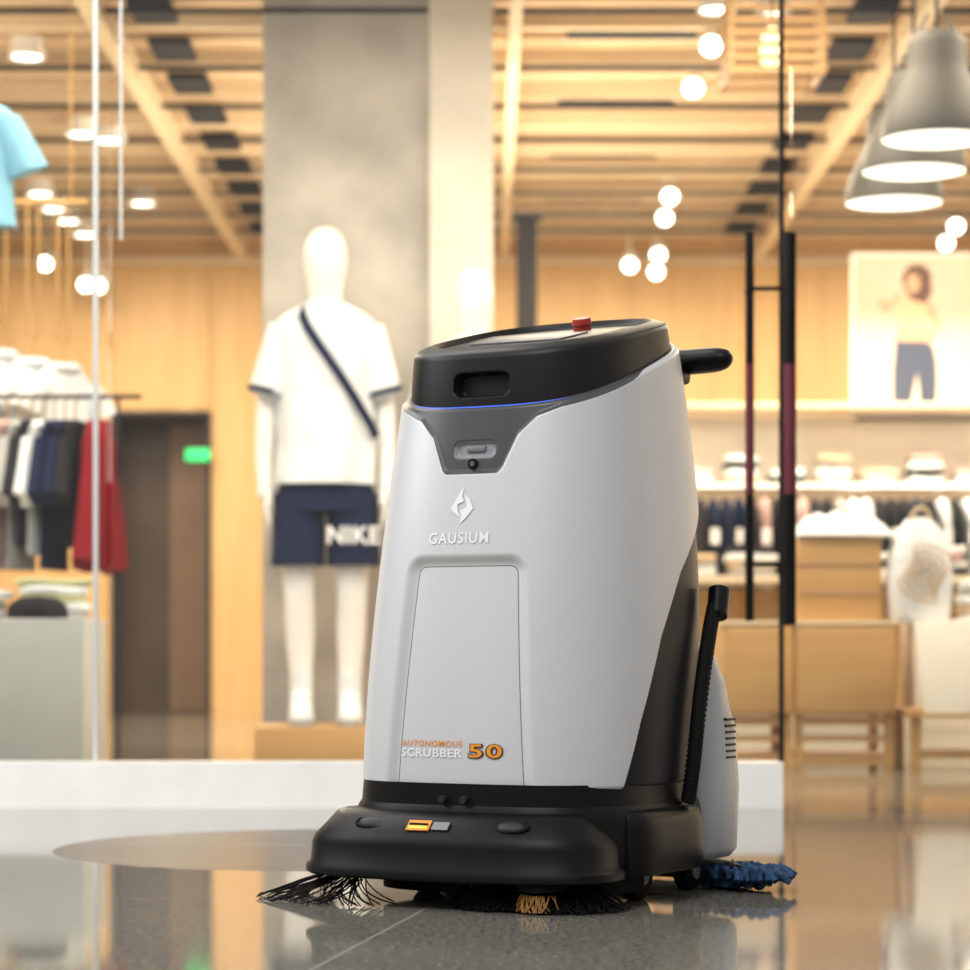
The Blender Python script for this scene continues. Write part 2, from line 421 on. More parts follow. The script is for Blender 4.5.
# display box with folded stack
dp = group('display_plinth', (-1.765, 8.45, 0))
box('body', (0, 0, .255), (1.0, .5, .51), M['boxwhite'], dp, .004)
box('recess', (0, 0, .01), (.96, .46, .02), M['darkgrey'], dp)
box('edge_trim', (0, 0, .5095), (1.002, .502, .006), M['whitepaint'], dp, .001)
def folded(name, loc, w, d, mats, rz=0, th=.03, seed=0, parent=None):
    g = group(name, loc, rz, parent); z = 0; rnd = random.Random(seed)
    for i, mm in enumerate(mats):
        R = []
        n = 40; ww = w*rnd.uniform(.85, 1.05)/2; dd = d*rnd.uniform(.85, 1.03)/2; ph = rnd.random()*6
        for (sc, zz) in ((.92, 0), (1, .25), (1.01, .5), (1, .8), (.93, 1.0), (.6, 1.08), (.05, 1.1)):
            R.append([(x*1, y, q+.003*math.sin(x*30+ph)+.003) for x, y, q in ell_ring((0, 0, z+zz*th), ww*sc, dd*sc, n, 5, .012, 5, ph)])
        loft('folded_piece', R, mm, g)
        z += th*1.0
    return g
folded('folded_clothes', (-1.42, 8.56, .514), .25, .2, [M['greyf'], M['white'], M['olivef'], M['white'], M['olivef']], .2, .026, 3)
folded('folded_clothes', (-1.7, 8.56, .514), .26, .2, [M['white'], M['greyf'], M['white']], -.1, .03, 4)
cp = group('black_cap', (-1.43, 8.31, .515), .3)
lathe('crown', [(.095, 0), (.098, .02), (.09, .045), (.06, .065), (.001, .072)], M['darkf'], cp)
R = [[(x*.085*s, -.03-.0-(.075*s)*math.sqrt(max(0, 1-x*x)), z) for x in np.linspace(-1, 1, 16)] for s, z in ((1, .004), (1.0, .01))]
V = [p for r in R for p in r]; n = 16
mk('brim', V+[(x*.085, -.03, .012) for x in np.linspace(-1, 1, 16)], [(i, i+1, n+i+1, n+i) for i in range(n-1)]+[(n+i, n+i+1, 2*n+i+1, 2*n+i) for i in range(n-1)], M['darkf'], cp)

# ------------------------------------------------------------------ mannequin
def skin_obj(name, verts, edges, radii, m, parent, sub=2):
    me = bpy.data.meshes.new(name); me.from_pydata(verts, edges, []); me.update()
    o = bpy.data.objects.new(name, me); link(o, parent)
    md = o.modifiers.new('skin', 'SKIN'); md.use_smooth_shade = True; md.branch_smoothing = .6
    sv = me.skin_vertices[0].data
    for i, r in enumerate(radii): sv[i].radius = r if isinstance(r, tuple) else (r, r)
    sv[0].use_root = True
    sb = o.modifiers.new('sub', 'SUBSURF'); sb.levels = sub; sb.render_levels = sub
    me.materials.append(m)
    return o

def mannequin(name, loc, rz, clothes=True, sc=1.0):
    g = group(name, loc, rz); mm = M['mannequin']; g.scale = (sc, sc, sc)
    V = [(0, 0, .98), (0, 0, 1.12), (0, 0, 1.28), (0, 0, 1.42), (0, .0, 1.5), (0, 0, 1.565), (0, -.015, 1.635), (0, -.01, 1.73), (0, 0, 1.81), (0, .0, 1.85)]
    Rr = [(.15, .105), (.125, .09), (.135, .1), (.14, .1), (.085, .075), (.06, .06), (.072, .08), (.094, .112), (.074, .09), (.035, .04)]
    E = [(i, i+1) for i in range(9)]
    AX = .2
    for s in (-1, 1):
        b = len(V)
        V += [(s*.15, 0, 1.45), (s*.19, .0, 1.38), (s*(AX+.02), .02, 1.16), (s*(AX+.03), -.01, .98), (s*(AX+.025), -.03, .9), (s*(AX+.02), -.04, .83)]
        Rr += [(.06, .06), (.052, .052), (.042, .042), (.033, .033), (.024, .03), (.018, .036)]
        E += [(3, b), (b, b+1), (b+1, b+2), (b+2, b+3), (b+3, b+4), (b+4, b+5)]
        b = len(V)
        V += [(s*.09, 0, .88), (s*.1, 0, .7), (s*.098, -.01, .5), (s*.095, .012, .34), (s*.09, .01, .12), (s*.09, -.02, .05)]
        Rr += [(.09, .09), (.082, .085), (.056, .06), (.055, .06), (.035, .04), (.035, .04)]
        E += [(0, b), (b, b+1), (b+1, b+2), (b+2, b+3), (b+3, b+4), (b+4, b+5)]
    skin_obj('body', V, E, Rr, mm, g)
    for s in (-1, 1):
        for (dy, q) in ((-.045, 0), (-.02, 0), (.0, 0), (.018, 0)):
            L = .075 if abs(dy) < .03 else .06
            v = [(s*(AX+.02), -.04+dy, .84), (s*(AX+.018), -.045+dy*1.1, .80), (s*(AX+.012), -.05+dy*1.1, .80-L*.6), (s*(AX+.005), -.05+dy*1.1, .8-L)]
            skin_obj('finger', v, [(0, 1), (1, 2), (2, 3)], [.009, .009, .008, .006], mm, g, 1)
        v = [(s*(AX+.02), -.06, .87), (s*(AX+.008), -.085, .84), (s*AX, -.09, .81)]
        skin_obj('thumb', v, [(0, 1), (1, 2)], [.011, .01, .008], mm, g, 1)
        R = []
        for (z, a, bb, cy) in ((0, .045, .135, -.05), (.02, .048, .14, -.05), (.03, .046, .138, -.05), (.05, .044, .125, -.045), (.075, .042, .1, -.02), (.1, .04, .07, .005), (.125, .041, .055, .012)):
            R.append([(s*.09+p[0], p[1], p[2]+.002) for p in ell_ring((0, cy, z), a, bb, 28, 2.4)])
        loft('sneaker', R, M['white'], g)
        loft('sneaker_sole', [[(s*.09+x, y_, z_) for x, y_, z_ in ell_ring((0, -.05, z), .05, .144, 28, 2.6)] for z in (0.0, .022)], M['greyf'], g)
        loft('sneaker_panel', [[(s*.09+x, y_, z_) for x, y_, z_ in ell_ring((0, -.03, z), a_, b_, 28, 2.6)] for z, a_, b_ in ((.045, .047, .1), (.065, .046, .085))], M['greyf'], g)
        for k in range(4):
            tube('lace', [(s*.09-.025, -.06-.015*k, .1-.009*k), (s*.09+.025, -.065-.015*k, .1-.009*k)], .004, M['greyf'], g)
        loft('sock', [[(s*.09+x, y_, z_) for x, y_, z_ in ell_ring((0, .01, z), .043, .048, 20)] for z in (.1, .13, .17, .2)], M['white'], g)
    R = [ell_ring((0, 0, 1.565), .075, .07, 48), ell_ring((0, 0, 1.55), .1, .085, 48), ell_ring((0, 0, 1.525), .15, .1, 48, e=2.3), ell_ring((0, 0, 1.495), .182, .115, 48, e=2.4), ell_ring((0, 0, 1.45), .198, .125, 48, e=2.4)]
    for i in range(1, 19):
        t = i/18
        R.append(ell_ring((.004*math.sin(t*11), 0, 1.45-.56*t), .195-.02*math.sin(t*2.6), .135+.03*t, 48, 2.3, .02+.036*t, 6, 1+t*2.5))
    loft('tee_torso', R, M['white'], g)
    for s in (-1, 1):
        S = []
        for i in range(9):
            t = i/8
            cx = s*(.15+.06*t); cz = 1.475-.26*t
            ring = []
            for j in range(24):
                a = 2*math.pi*j/24
                rr = .067+.012*t+.005*math.sin(4*a+3*t+s)
                ring.append((cx+math.cos(a)*rr*.9, math.sin(a)*rr*1.0, cz+math.cos(a)*rr*.25*s))
            S.append(ring)
        loft('tee_sleeve', S, M['white'], g)
        if clothes:
            base = S[-1]; c = s*.21
            loft('sleeve_stripe', [[(c+(p[0]-c)*1.03, p[1]*1.03, p[2]+dz) for p in base] for dz in (.004, .028)], M['navy'], g, cap=False)
    sm = M['navy'] if clothes else M['white']
    loft('shorts_hip', [ell_ring((0, 0, z), a, b, 40, 2.4, .01, 6) for z, a, b in ((.96, .16, .12), (.92, .17, .13), (.84, .182, .135), (.79, .186, .135))], sm, g)
    for s in (-1, 1):
        R = []
        for i in range(8):
            t = i/7
            R.append(ell_ring((s*(.096+.006*t), 0, .86-.27*t), .096+.002*t, .115, 36, 2.5, .012+.02*t, 5, s+t))
        loft('shorts_leg', R, sm, g)
    if clothes:
        pts = []
        for x, z in ((-.085, 1.54), (-.09, 1.51), (-.07, 1.46), (-.02, 1.38), (.05, 1.28), (.11, 1.19), (.165, 1.1), (.185, 1.06)):
            b = .17 if z < 1.45 else .15-(z-1.45)*.5
            yy = -b*math.sqrt(max(0.05, 1-(x/.215)**2))-.01
            pts.append((x, yy, z))
        tube('crossbody_strap', pts, .004, M['navy'], g)
        V2 = []
        for p in pts: V2 += [(p[0]-.012, p[1], p[2]-.012), (p[0]+.014, p[1]-.002, p[2]+.012)]
        mk('strap_webbing', V2, [(2*i, 2*i+1, 2*i+3, 2*i+2) for i in range(len(pts)-1)], M['navy'], g)
        cuv = bpy.data.curves.new('shorts_print', 'FONT'); cuv.body = 'NIKE'; cuv.size = .088; cuv.align_x = 'CENTER'; cuv.extrude = .002
        cuv.offset = .002; cuv.space_character = 1.05
        cuv.materials.append(M['whitepaint'])
        t = bpy.data.objects.new('shorts_print', cuv); t.location = (.1, -.128, .67); t.rotation_euler = (math.radians(90), 0, math.radians(6)); link(t, g)
    return g
pd = group('mannequin_plinth', (-.3, 9.72, 0))
box('plinth_body', (0, 0, .0665), (1.08, .52, .133), M['wood'], pd, .004)
mannequin('mannequin', (-.592, 9.66, .135), math.radians(4))
mannequin('mannequin', (-.045, 9.76, .135), math.radians(-5), clothes=False, sc=.925)

# ------------------------------------------------------------------ right side fittings
cab = group('low_cabinet', (1.1, 9.1, 0))
for i, (x, w) in enumerate(((-.165, .24), (.13, .35))):
    box('carcass', (x, 0, .345), (w, .45, .31), M['wood'], cab, .004)
    box('door_panel', (x, -.23, .345), (w-.02, .012, .29), M['wood'], cab, .003)
    box('top_board', (x, 0, .505), (w+.008, .47, .015), M['beam'], cab, .003)
    for sx in (-1, 1):
        for sy in (-1, 1):
            box('leg', (x+sx*(w/2-.02), sy*.18, .095), (.03, .03, .19), M['wood'], cab)
    box('leg_rail', (x, -.18, .03), (w-.02, .02, .025), M['wood'], cab)
    box('leg_rail', (x, -.18, .11), (w-.02, .02, .02), M['wood'], cab)
    box('leg_rail', (x, -.18, .17), (w-.02, .02, .03), M['wood'], cab)
    box('lower_shelf', (x, 0, .05), (w-.02, .38, .012), M['wood'], cab)
bn = group('display_bench', (1.64, 9.0, 0))
box('top', (0, 0, .2), (.42, .45, .03), M['wood'], bn, .004)
for sx in (-1, 1):
    for sy in (-1, 1): box('leg', (sx*.18, sy*.18, .0925), (.035, .035, .185), M['wood'], bn)
box('rail', (0, -.18, .06), (.36, .02, .03), M['wood'], bn)
box('white_case', (.02, 0, .36), (.38, .4, .29), M['whitewall'], bn, .004)
lb_ = box('leaning_board', (1.63, 8.69, .36), (.34, .012, .32), M['whitewall'], None, .003, (math.radians(-8), math.radians(-4), 0))
lb_.parent = bn; lb_.location = (-.01, -.27, .36)
box('board_ledge', (-.01, -.27, .195), (.36, .06, .012), M['wood'], bn)
cr = group('wooden_crate', (1.22, 9.1, .513))
box('crate_body', (0, 0, .145), (.29, .3, .29), M['wood'], cr, .004)
boxes('crate_slats', [((0, -.153, z), (.29, .008, .004)) for z in (.1, .2)], M['tanf'], cr)
def cloth_heap(name, loc, w, d, h, m, seed):
    g = group(name, loc)
    n = 26; V = []; F = []
    for i in range(n):
        for j in range(n):
            u = i/(n-1)*2-1; v = j/(n-1)*2-1
            r = max(abs(u), abs(v))
            z = h*(1-r**4)*(.75+.25*math.sin(u*6+seed)*math.cos(v*5))+.003
            if r > .92: z = .002
            V.append((u*w/2*(1+.06*math.sin(v*9+seed)), v*d/2, z))
    for i in range(n-1):
        for j in range(n-1): F.append((i*n+j, (i+1)*n+j, (i+1)*n+j+1, i*n+j+1))
    mk('cloth', V, F, m, g, angle=80)
    return g
cloth_heap('draped_shirt', (1.24, 9.08, .806), .32, .3, .09, M['white'], 2)
tb = group('tote_bag', (1.5, 8.98, .507), math.radians(6))
loft('bag_body', [ell_ring((0, 0, z), a, b, 36, 3.2, .01) for z, a, b in ((0, .09, .055), (.02, .105, .065), (.15, .115, .07), (.25, .105, .06), (.32, .075, .045), (.36, .04, .03), (.365, .005, .005))], M['white'], tb)
strands('bag_pattern', [[(math.cos(t)*.03*k+.01*k*math.sin(3*t), -.078, .17+math.sin(t)*.04*k) for t in np.linspace(0, 6.3, 26)] for k in (.6, 1.2, 1.9, 2.5)], .004, M['tanf'], tb)
tube('bag_handle', [(-.04, -.02, .32), (-.035, -.02, .42), (.035, -.02, .42), (.04, -.02, .32)], .008, M['tanf'], tb)

pal = ['white', 'greyf', 'tanf', 'white', 'darkf', 'white', 'pinkf']
folded('folded_stack', (.09, .02, .506), .17, .24, [M['white'], M['tanf'], M['white'], M['greyf'], M['white']], 0, .03, 8, bn)
tbk = group('display_table', (1.5, 10.9, 0))
box('top', (0, 0, .7), (1.6, .6, .03), M['beam'], tbk, .004)
for sx in (-1, 1):
    for sy in (-1, 1): box('leg', (sx*.76, sy*.26, .342), (.04, .04, .685), M['wood'], tbk)
box('modesty_panel', (0, .1, .42), (1.5, .02, .5), M['wood'], tbk)
for i in range(6):
    folded('folded_stack', (-.65+i*.26, -.05, .716), .21, .3, [M[pal[(i+j) % 7]] for j in range(3+i % 3)], 0, .03, 20+i, tbk)

def rail(name, x0, x1, y, z, n, seed, pal):
    rnd = random.Random(seed); g = group(name, (0, y, 0))
    tube('rail_bar', [(x0, 0, z), (x1, 0, z)], .012, M['steel'], g)
    for x in (x0+.02, x1-.02):
        tube('post', [(x, 0, 0), (x, 0, z)], .014, M['steel'], g)
        tube('rail_foot', [(x, -.22, .014), (x, .22, .014)], .014, M['steel'], g)
    for i in range(n):
        x = x0+.06+(x1-x0-.12)*i/(n-1); c = M[rnd.choice(pal)]; h = rnd.uniform(.45, .62); ph = rnd.random()*6
        R = [ell_ring((x, 0, z-.05), .012, .03), ell_ring((x, 0, z-.07), .02, .12), ell_ring((x, 0, z-.12), .028, .2)]
        for k in range(1, 8):
            t = k/7
            R.append(ell_ring((x, 0, z-.12-h*t), .028+.006*t, .21+.03*math.sin(t*3), 32, 2.2, .05, 5, ph+t))
        loft('garment', R, c, g)
        tube('hanger', [(x, 0, z-.055), (x, 0, z+.012), (x, .012, z+.02), (x, .02, z+.005)], .003, M['steel'], g)
        if rnd.random() < .5:
            loft('price_tag', [[(x-.03, -.23, z-.2), (x+.01, -.23, z-.2), (x+.01, -.228, z-.2), (x-.03, -.228, z-.2)], [(x-.03, -.23, z-.27), (x+.01, -.23, z-.27), (x+.01, -.228, z-.27), (x-.03, -.228, z-.27)]], M['whitepaint'], g)
rail('clothes_rail', .95, 2.5, 12.2, 1.17, 25, 3, ['white', 'white', 'darkf', 'darkf', 'greyf', 'tanf', 'pinkf', 'navy', 'white', 'darkf'])

pt = group('display_partition', (0, 13.2, 0))
box('panel', (1.95, .05, .8), (2.1, .08, 1.6), M['whitewall'], pt, .004)
box('side_panel', (2.3, .05, 2.0), (.85, .08, .86), M['cream'], pt, .004)
box('shelf', (1.95, -.16, 1.22), (2.1, .34, .03), M['whitewall'], pt, .003)
box('shelf', (1.95, -.16, 1.62), (2.1, .34, .03), M['beam'], pt, .003)
box('shelf', (1.95, -.16, .6), (2.1, .34, .03), M['wood'], pt, .003)
for i in range(9):
    folded('folded_stack', (1.05+i*.23, -.16, 1.236), .18, .24, [M[pal[(2*i+j) % 7]] for j in range(2+(i*2) % 4)], 0, .035, 60+i, pt)
ps = group('wall_poster', (2.2, 13.13, 2.0))
box('print', (0, 0, 0), (.68, .02, .8), M['posterbg'], ps)
box('frame', (0, .012, 0), (.7, .02, .82), M['whitepaint'], ps, .003)
def flat(name, pts, m, yy, parent, s=1.12):
    n = len(pts); mk(name, [(p[0]*s-.03, yy, p[1]*s-.01) for p in pts], [list(range(n))], m, parent, smooth=False)
flat('leg_print', [(-.085, -.0), (.065, -.0), (.095, -.1), (.1, -.2), (.09, -.34), (.03, -.34), (.01, -.16), (-.03, -.34), (-.1, -.34), (-.1, -.16)], M['jeans'], -.012, ps)
flat('top_print', [(-.08, -.01), (.06, -.01), (.07, .06), (.07, .16), (.02, .19), (-.07, .17), (-.08, .06)], M['tanf'], -.0125, ps)
flat('arm_print', [(-.07, .17), (-.13, .1), (-.17, .15), (-.15, .18), (-.12, .15), (-.08, .2)], M['skin'], -.013, ps)
flat('midriff_print', [(-.075, -.02), (.06, -.02), (.055, .03), (-.07, .03)], M['skin'], -.0128, ps)
flat('arm_print_r', [(.06, .17), (.12, .06), (.07, -.04), (.05, -.02), (.085, .06), (.05, .12)], M['skin'], -.013, ps)
flat('hair_print', [(-.05, .22), (-.06, .27), (-.03, .32), (.03, .33), (.07, .29), (.075, .2), (.05, .15), (-.02, .17)], M['hair'], -.0135, ps)
flat('face_print', [(-.01+.032*math.cos(t), .24+.045*math.sin(t)) for t in np.linspace(0, 6.1, 16)], M['skin'], -.014, ps)

ln = group('slatted_lantern', (1.06, 9.6, 2.52))
lst = []
for k in range(7):
    z = k*.045
    lst += [((0, -.17, z), (.36, .012, .018)), ((0, .17, z), (.36, .012, .018)), ((-.17, 0, z), (.012, .36, .018)), ((.17, 0, z), (.012, .36, .018))]
for sx in (-1, 1):
    for sy in (-1, 1): lst.append(((sx*.165, sy*.165, .13), (.016, .016, .3)))
boxes('slats', lst, M['wood'], ln)
lathe('candle_lamp', [(.001, .05), (.04, .06), (.045, .12), (.03, .18), (.001, .2)], mat('warm_bulb', (1, .8, .5), .5, emit=(1, .75, .4), estr=2.5), ln)
cyl('cord', (0, 0, .2), (0, 0, .5), .006, .006, M['blackpanel'], ln)

# ------------------------------------------------------------------ ROBOT
RB = group('floor_scrubber_robot', (.1, 4.48, 0), math.radians(-29))
def sstep(x, a, b):
    t = np.clip((x-a)/(b-a), 0, 1); return t*t*(3-2*t)
def sdpoly(px, pz, P):
    d = np.full(px.shape, 1e9); inside = np.zeros(px.shape, bool); n = len(P)
    for i in range(n):
        ax, az = P[i]; bx, bz = P[(i+1) % n]
        ex, ez = bx-ax, bz-az
        h = np.clip(((px-ax)*ex+(pz-az)*ez)/(ex*ex+ez*ez), 0, 1)
        d = np.minimum(d, np.hypot(px-ax-ex*h, pz-az-ez*h))
        c = ((az > pz) != (bz > pz)) & (px < (bx-ax)*(pz-az)/((bz-az) if bz != az else 1e-9)+ax)
        inside ^= c
    return np.where(inside, -d, d)
ZB = .19
ztop = lambda y: .819+.325*(y+.235)
NE = 3.0
def ab(t):
    s = np.sin(np.pi*np.clip(t, 0, 1))
    return .257-.048*t**1.6+.004*s, .268-.036*t**1.6+.022*s, -.040+.037*t**1.6+.022*s
NA, NR = 560, 300
al = np.linspace(-np.pi, np.pi, NA, endpoint=False)
T = np.linspace(0, 1, NR)[:, None]; A = al[None, :]
a_, b_2, cy_ = ab(T)
r = (np.abs(np.sin(A)/a_)**NE+np.abs(np.cos(A)/b_2)**NE)**(-1/NE)
X = r*np.sin(A); Y0 = -r*np.cos(A); Y = Y0+cy_; ZT = ztop(Y); Z = ZB+T*(ZT-ZB)
ds = np.hypot(np.diff(X, axis=1, append=X[:, :1]), np.diff(Y, axis=1, append=Y[:, :1]))
cs = np.cumsum(ds, axis=1)-ds; i0 = NA//2; U = cs-cs[:, i0:i0+1]
h = ZT-Z
dcol = np.interp(np.abs(U), [0, .048, .056, .08, .11, .15, .3, .42], [.108, .108, .102, .05, .024, .015, .008, -.01])
sdc = (dcol-h)*.75
front = Y < -.05
rr_ = .035
PP = [(-.147+rr_, .1), (.147-rr_, .1), (.115-rr_, .574-rr_), (-.115+rr_, .574-rr_)]
sdp = rr_-sdpoly(X, Z, PP)
sdp = np.where(front, sdp, -.5)
sdw = .012-sdpoly(X, Z, [(-.027, .743), (.027, .743), (.027, .748), (-.027, .748)]); sdw = np.where(front, sdw, -.5)
yb = np.interp(Z, [.15, .19, .3, .44, .55, .66, .70], [-.2, -.185, -.135, -.055, .035, .17, .45])
sds = (Y-yb)*.85; sds = np.where(np.abs(X) > .08, sds, np.where(Y > 0, sds, -.5))
PD = .011; PW = .02
disp = -.006*sstep(sdc, 0, .005)-PD*sstep(sdp, 0, PW)-.008*sstep(sdw, 0, .003)-.007*sstep(sds, 0, .006)
gx = np.sign(X)*np.abs(X/a_)**2/a_; gy = np.sign(Y0)*np.abs(Y0/b_2)**2/b_2; gl = np.hypot(gx, gy)+1e-9
edge = -.006*(1-sstep(Z, ZB, ZB+.006))-.006*(1-sstep(h, 0, .006))
XX = X+gx/gl*(disp+edge); YY = Y+gy/gl*(disp+edge)
V = np.stack([XX, YY, Z], -1)
def inset(ring, s, dz):
    q = ring.copy(); q[:, 0] *= s; q[:, 1] *= s; q[:, 2] += dz; return q
V = np.concatenate([inset(V[0], .9, 0)[None], V, inset(V[-1], .97, 0)[None], inset(V[-1], .955, -.012)[None], inset(V[-1], .5, -.012)[None]], 0)
def padrow(x, v=-.5):
    f = np.full((1, NA), v); return np.concatenate([f, x, f, f, f], 0)
att = {'sd_collar': padrow(sdc), 'sd_panel': padrow(sdp), 'sd_win': padrow(sdw), 'sd_side': padrow(sds)}
att['sd_collar'][NR+1:] = .01
nr = V.shape[0]
idx = np.arange(nr*NA).reshape(nr, NA)
Fq = np.stack([idx[:-1], np.roll(idx, -1, 1)[:-1], np.roll(idx, -1, 1)[1:], idx[1:]], -1).reshape(-1, 4)
me = bpy.data.meshes.new('body_shell')
me.from_pydata(V.reshape(-1, 3).tolist(), [], Fq.tolist()); me.update(); me.shade_smooth()
for k, vv in att.items():
    at = me.attributes.new(k, 'FLOAT', 'POINT'); at.data.foreach_set('value', vv.reshape(-1).astype(np.float32))
def body_mat():
    m = bpy.data.materials.new('silver_shell'); m.use_nodes = True; nt = m.node_tree; b = nt.nodes['Principled BSDF']; L = nt.links
    def A_(n):
        a = nt.nodes.new('ShaderNodeAttribute'); a.attribute_name = n; return a.outputs['Fac']
    def gt(s, v):
        q = nt.nodes.new('ShaderNodeMath'); q.operation = 'GREATER_THAN'; q.inputs[1].default_value = v; L.new(s, q.inputs[0]); return q.outputs[0]
    def cmpn(s, v, e):
        q = nt.nodes.new('ShaderNodeMath'); q.operation = 'COMPARE'; q.inputs[1].default_value = v; q.inputs[2].default_value = e; L.new(s, q.inputs[0]); return q.outputs[0]
    def mix(f, c1, c2):
        q = nt.nodes.new('ShaderNodeMix'); q.data_type = 'RGBA'; L.new(f, q.inputs['Factor'])
        if isinstance(c1, tuple): q.inputs[6].default_value = c1
        else: L.new(c1, q.inputs[6])
        q.inputs[7].default_value = c2; return q.outputs[2]
    tc = nt.nodes.new('ShaderNodeTexCoord'); nz = nt.nodes.new('ShaderNodeTexNoise'); nz.inputs['Scale'].default_value = 400
    L.new(tc.outputs['Object'], nz.inputs['Vector'])
    rp = nt.nodes.new('ShaderNodeValToRGB'); rp.color_ramp.elements[0].color = (.59, .6, .62, 1); rp.color_ramp.elements[1].color = (.67, .68, .7, 1)
    L.new(nz.outputs['Fac'], rp.inputs['Fac'])
    c = rp.outputs['Color']
    c = mix(cmpn(A_('sd_panel'), .0205, .0009), c, (.16, .16, .165, 1))
    c = mix(gt(A_('sd_side'), 0), c, (.011, .012, .017, 1))
    c = mix(gt(A_('sd_collar'), 0), c, (.06, .06, .064, 1))
    c = mix(gt(A_('sd_win'), 0), c, (.27, .28, .3, 1))
    L.new(c, b.inputs['Base Color']); b.inputs['Roughness'].default_value = .36; b.inputs['Metallic'].default_value = .08
    ms = nt.nodes.new('ShaderNodeMath'); ms.operation = 'MULTIPLY_ADD'; ms.inputs[1].default_value = -.4; ms.inputs[2].default_value = .5
    L.new(gt(A_('sd_side'), 0), ms.inputs[0]); L.new(ms.outputs[0], b.inputs['Specular IOR Level'])
    return m
me.materials.append(body_mat())
link(bpy.data.objects.new('body_shell', me), RB)

def front_y(x, z):
    y = -.28
    for _ in range(8):
        t = min(1, max(0, (z-ZB)/(ztop(y)-ZB))); a, b, c = ab(t)
        y = c-b*(max(0, 1-abs(x/a)**NE))**(1/NE)
    return float(y)
def pdisp(x, z):
    s = rr_-float(sdpoly(np.array([x]), np.array([z]), PP)[0])
    return PD*float(sstep(np.array([s]), 0, PW)[0])
def decal(name, text, cx, cz, width, height, m, bold=0.0, spacing=1.0, shear=0, off=.0016):
    cu = bpy.data.curves.new(name, 'FONT'); cu.body = text; cu.size = .05; cu.align_x = 'CENTER'; cu.space_character = spacing; cu.offset = bold; cu.shear = shear
    cu.resolution_u = 3
    o = bpy.data.objects.new(name, cu); link(o)
    dg = bpy.context.evaluated_depsgraph_get(); me = bpy.data.meshes.new_from_object(o.evaluated_get(dg))
    bpy.data.objects.remove(o)
    co = np.array([v.co[:] for v in me.vertices]); mn = co.min(0); mxx = co.max(0)
    for v in me.vertices:
        x = (v.co.x-(mn[0]+mxx[0])/2)/(mxx[0]-mn[0])*width+cx; z = (v.co.y-(mn[1]+mxx[1])/2)/(mxx[1]-mn[1])*height+cz
        v.co = (x, front_y(x, z)+pdisp(x, z)-off, z)
    me.materials.append(m)
    return link(bpy.data.objects.new(name, me), RB)
decal('brand_text', 'GAUSIUM', -.014, .600, .112, .0185, M['whitepaint'], .0006, 1.15)
decal('series_text', 'AUTONOMOUS', -.052, .2645, .118, .0095, M['orange'], .0004, 1.1, .1)
decal('model_text', 'SCRUBBER', -.052, .249, .118, .014, M['whitepaint'], .0008, 1.1)
decal('model_number', '50', .05, .253, .064, .025, mat('number_paint', (.05, .02, .01), .5), .0032, 1.15)
decal('model_number_face', '50', .05, .2535, .06, .022, M['orange'], .0008, 1.15, 0, .0024)
def decal_poly(name, pts, m):
    V = [(x-.014, front_y(x-.014, z)+pdisp(x, z)-.0016, z) for x, z in pts]
    mk(name, V, [list(range(len(V)))], m, RB, smooth=False)
decal_poly('logo_mark_a', [(-.018, .648), (-.004, .672), (.004, .685), (.002, .668), (.006, .66), (-.006, .655), (-.004, .643), (.004, .632), (-.006, .638)], M['whitepaint'])
decal_poly('logo_mark_b', [(.024, .648), (.012, .633), (.0, .622), (.003, .636), (.0, .645), (.012, .65), (.01, .661), (.004, .672), (.016, .664)], M['whitepaint'])
cyl('camera_ring', (0, front_y(0, .72)+.01, .722), (0, front_y(0, .72)+.002, .722), .0085, .0085, M['black'], RB)
cyl('camera_lens', (0, front_y(0, .72)+.003, .722), (0, front_y(0, .72)+.001, .722), .005, .004, M['screen'], RB)
box('window_inner', (0, front_y(0, .74)+.016, .747), (.036, .012, .012), M['midgrey'], RB, .004)

ta, tb_, tcc = [float(v) for v in ab(1.0)]
def seg_ring(s, zf, n=360):
    out = []
    for j in range(n):
        t = 2*math.pi*j/n-math.pi
        r = (abs(math.sin(t)/ta)**NE+abs(math.cos(t)/tb_)**NE)**(-1/NE)*s
        x = r*math.sin(t); y = -r*math.cos(t)+tcc; out.append((x, y, zf(x, y)))
    return out
loft('led_ring', [seg_ring(.962, lambda x, y: ztop(y)-.011), seg_ring(.958, lambda x, y: ztop(y)-.004)], M['blue_led'], RB, cap=False)
NA2 = 420; la, lb, lc = .197, .219, tcc
al = np.linspace(-np.pi, np.pi, NA2, endpoint=False)
r0 = (np.abs(np.sin(al)/la)**NE+np.abs(np.cos(al)/lb)**NE)**(-1/NE)
ltop = lambda y: .898+.22*(y+.22)
rows = []
def lrow(s, v, extra=0):
    x = r0*s*np.sin(al); y = -r0*s*np.cos(al)+lc; z = (ztop(y)-.008)*(1-v)+ltop(y)*v+extra
    rows.append(np.stack([x, y, z], -1))
lrow(.97, 0, 0)
for v in np.linspace(0.02, 1, 60): lrow(1.0-.022*v**1.5, v)
for s, e in ((.972, .004), (.962, .007), (.945, .010), (.9, .013), (.87, .016), (.85, .0165), (.843, .014), (.835, .008), (.82, .006), (.6, .006), (.3, .006), (.02, .006)): lrow(s, 1, e)
Vl = np.stack(rows, 0)
x, y, z = Vl[..., 0], Vl[..., 1], Vl[..., 2]
sl = .017-sdpoly(x, z, [(-.036, .850), (.036, .850), (.036, .859), (-.036, .859)])
sl = np.where((y < -.1) & (np.arange(len(rows))[:, None] < 61), sl, -.5)
Vl[..., 1] += .022*sstep(sl, 0, .006)
nr = Vl.shape[0]; idx = np.arange(nr*NA2).reshape(nr, NA2)
Fq = np.stack([idx[:-1], np.roll(idx, -1, 1)[:-1], np.roll(idx, -1, 1)[1:], idx[1:]], -1).reshape(-1, 4)
me = bpy.data.meshes.new('lid'); me.from_pydata(Vl.reshape(-1, 3).tolist(), [], Fq.tolist()); me.update(); me.shade_smooth()
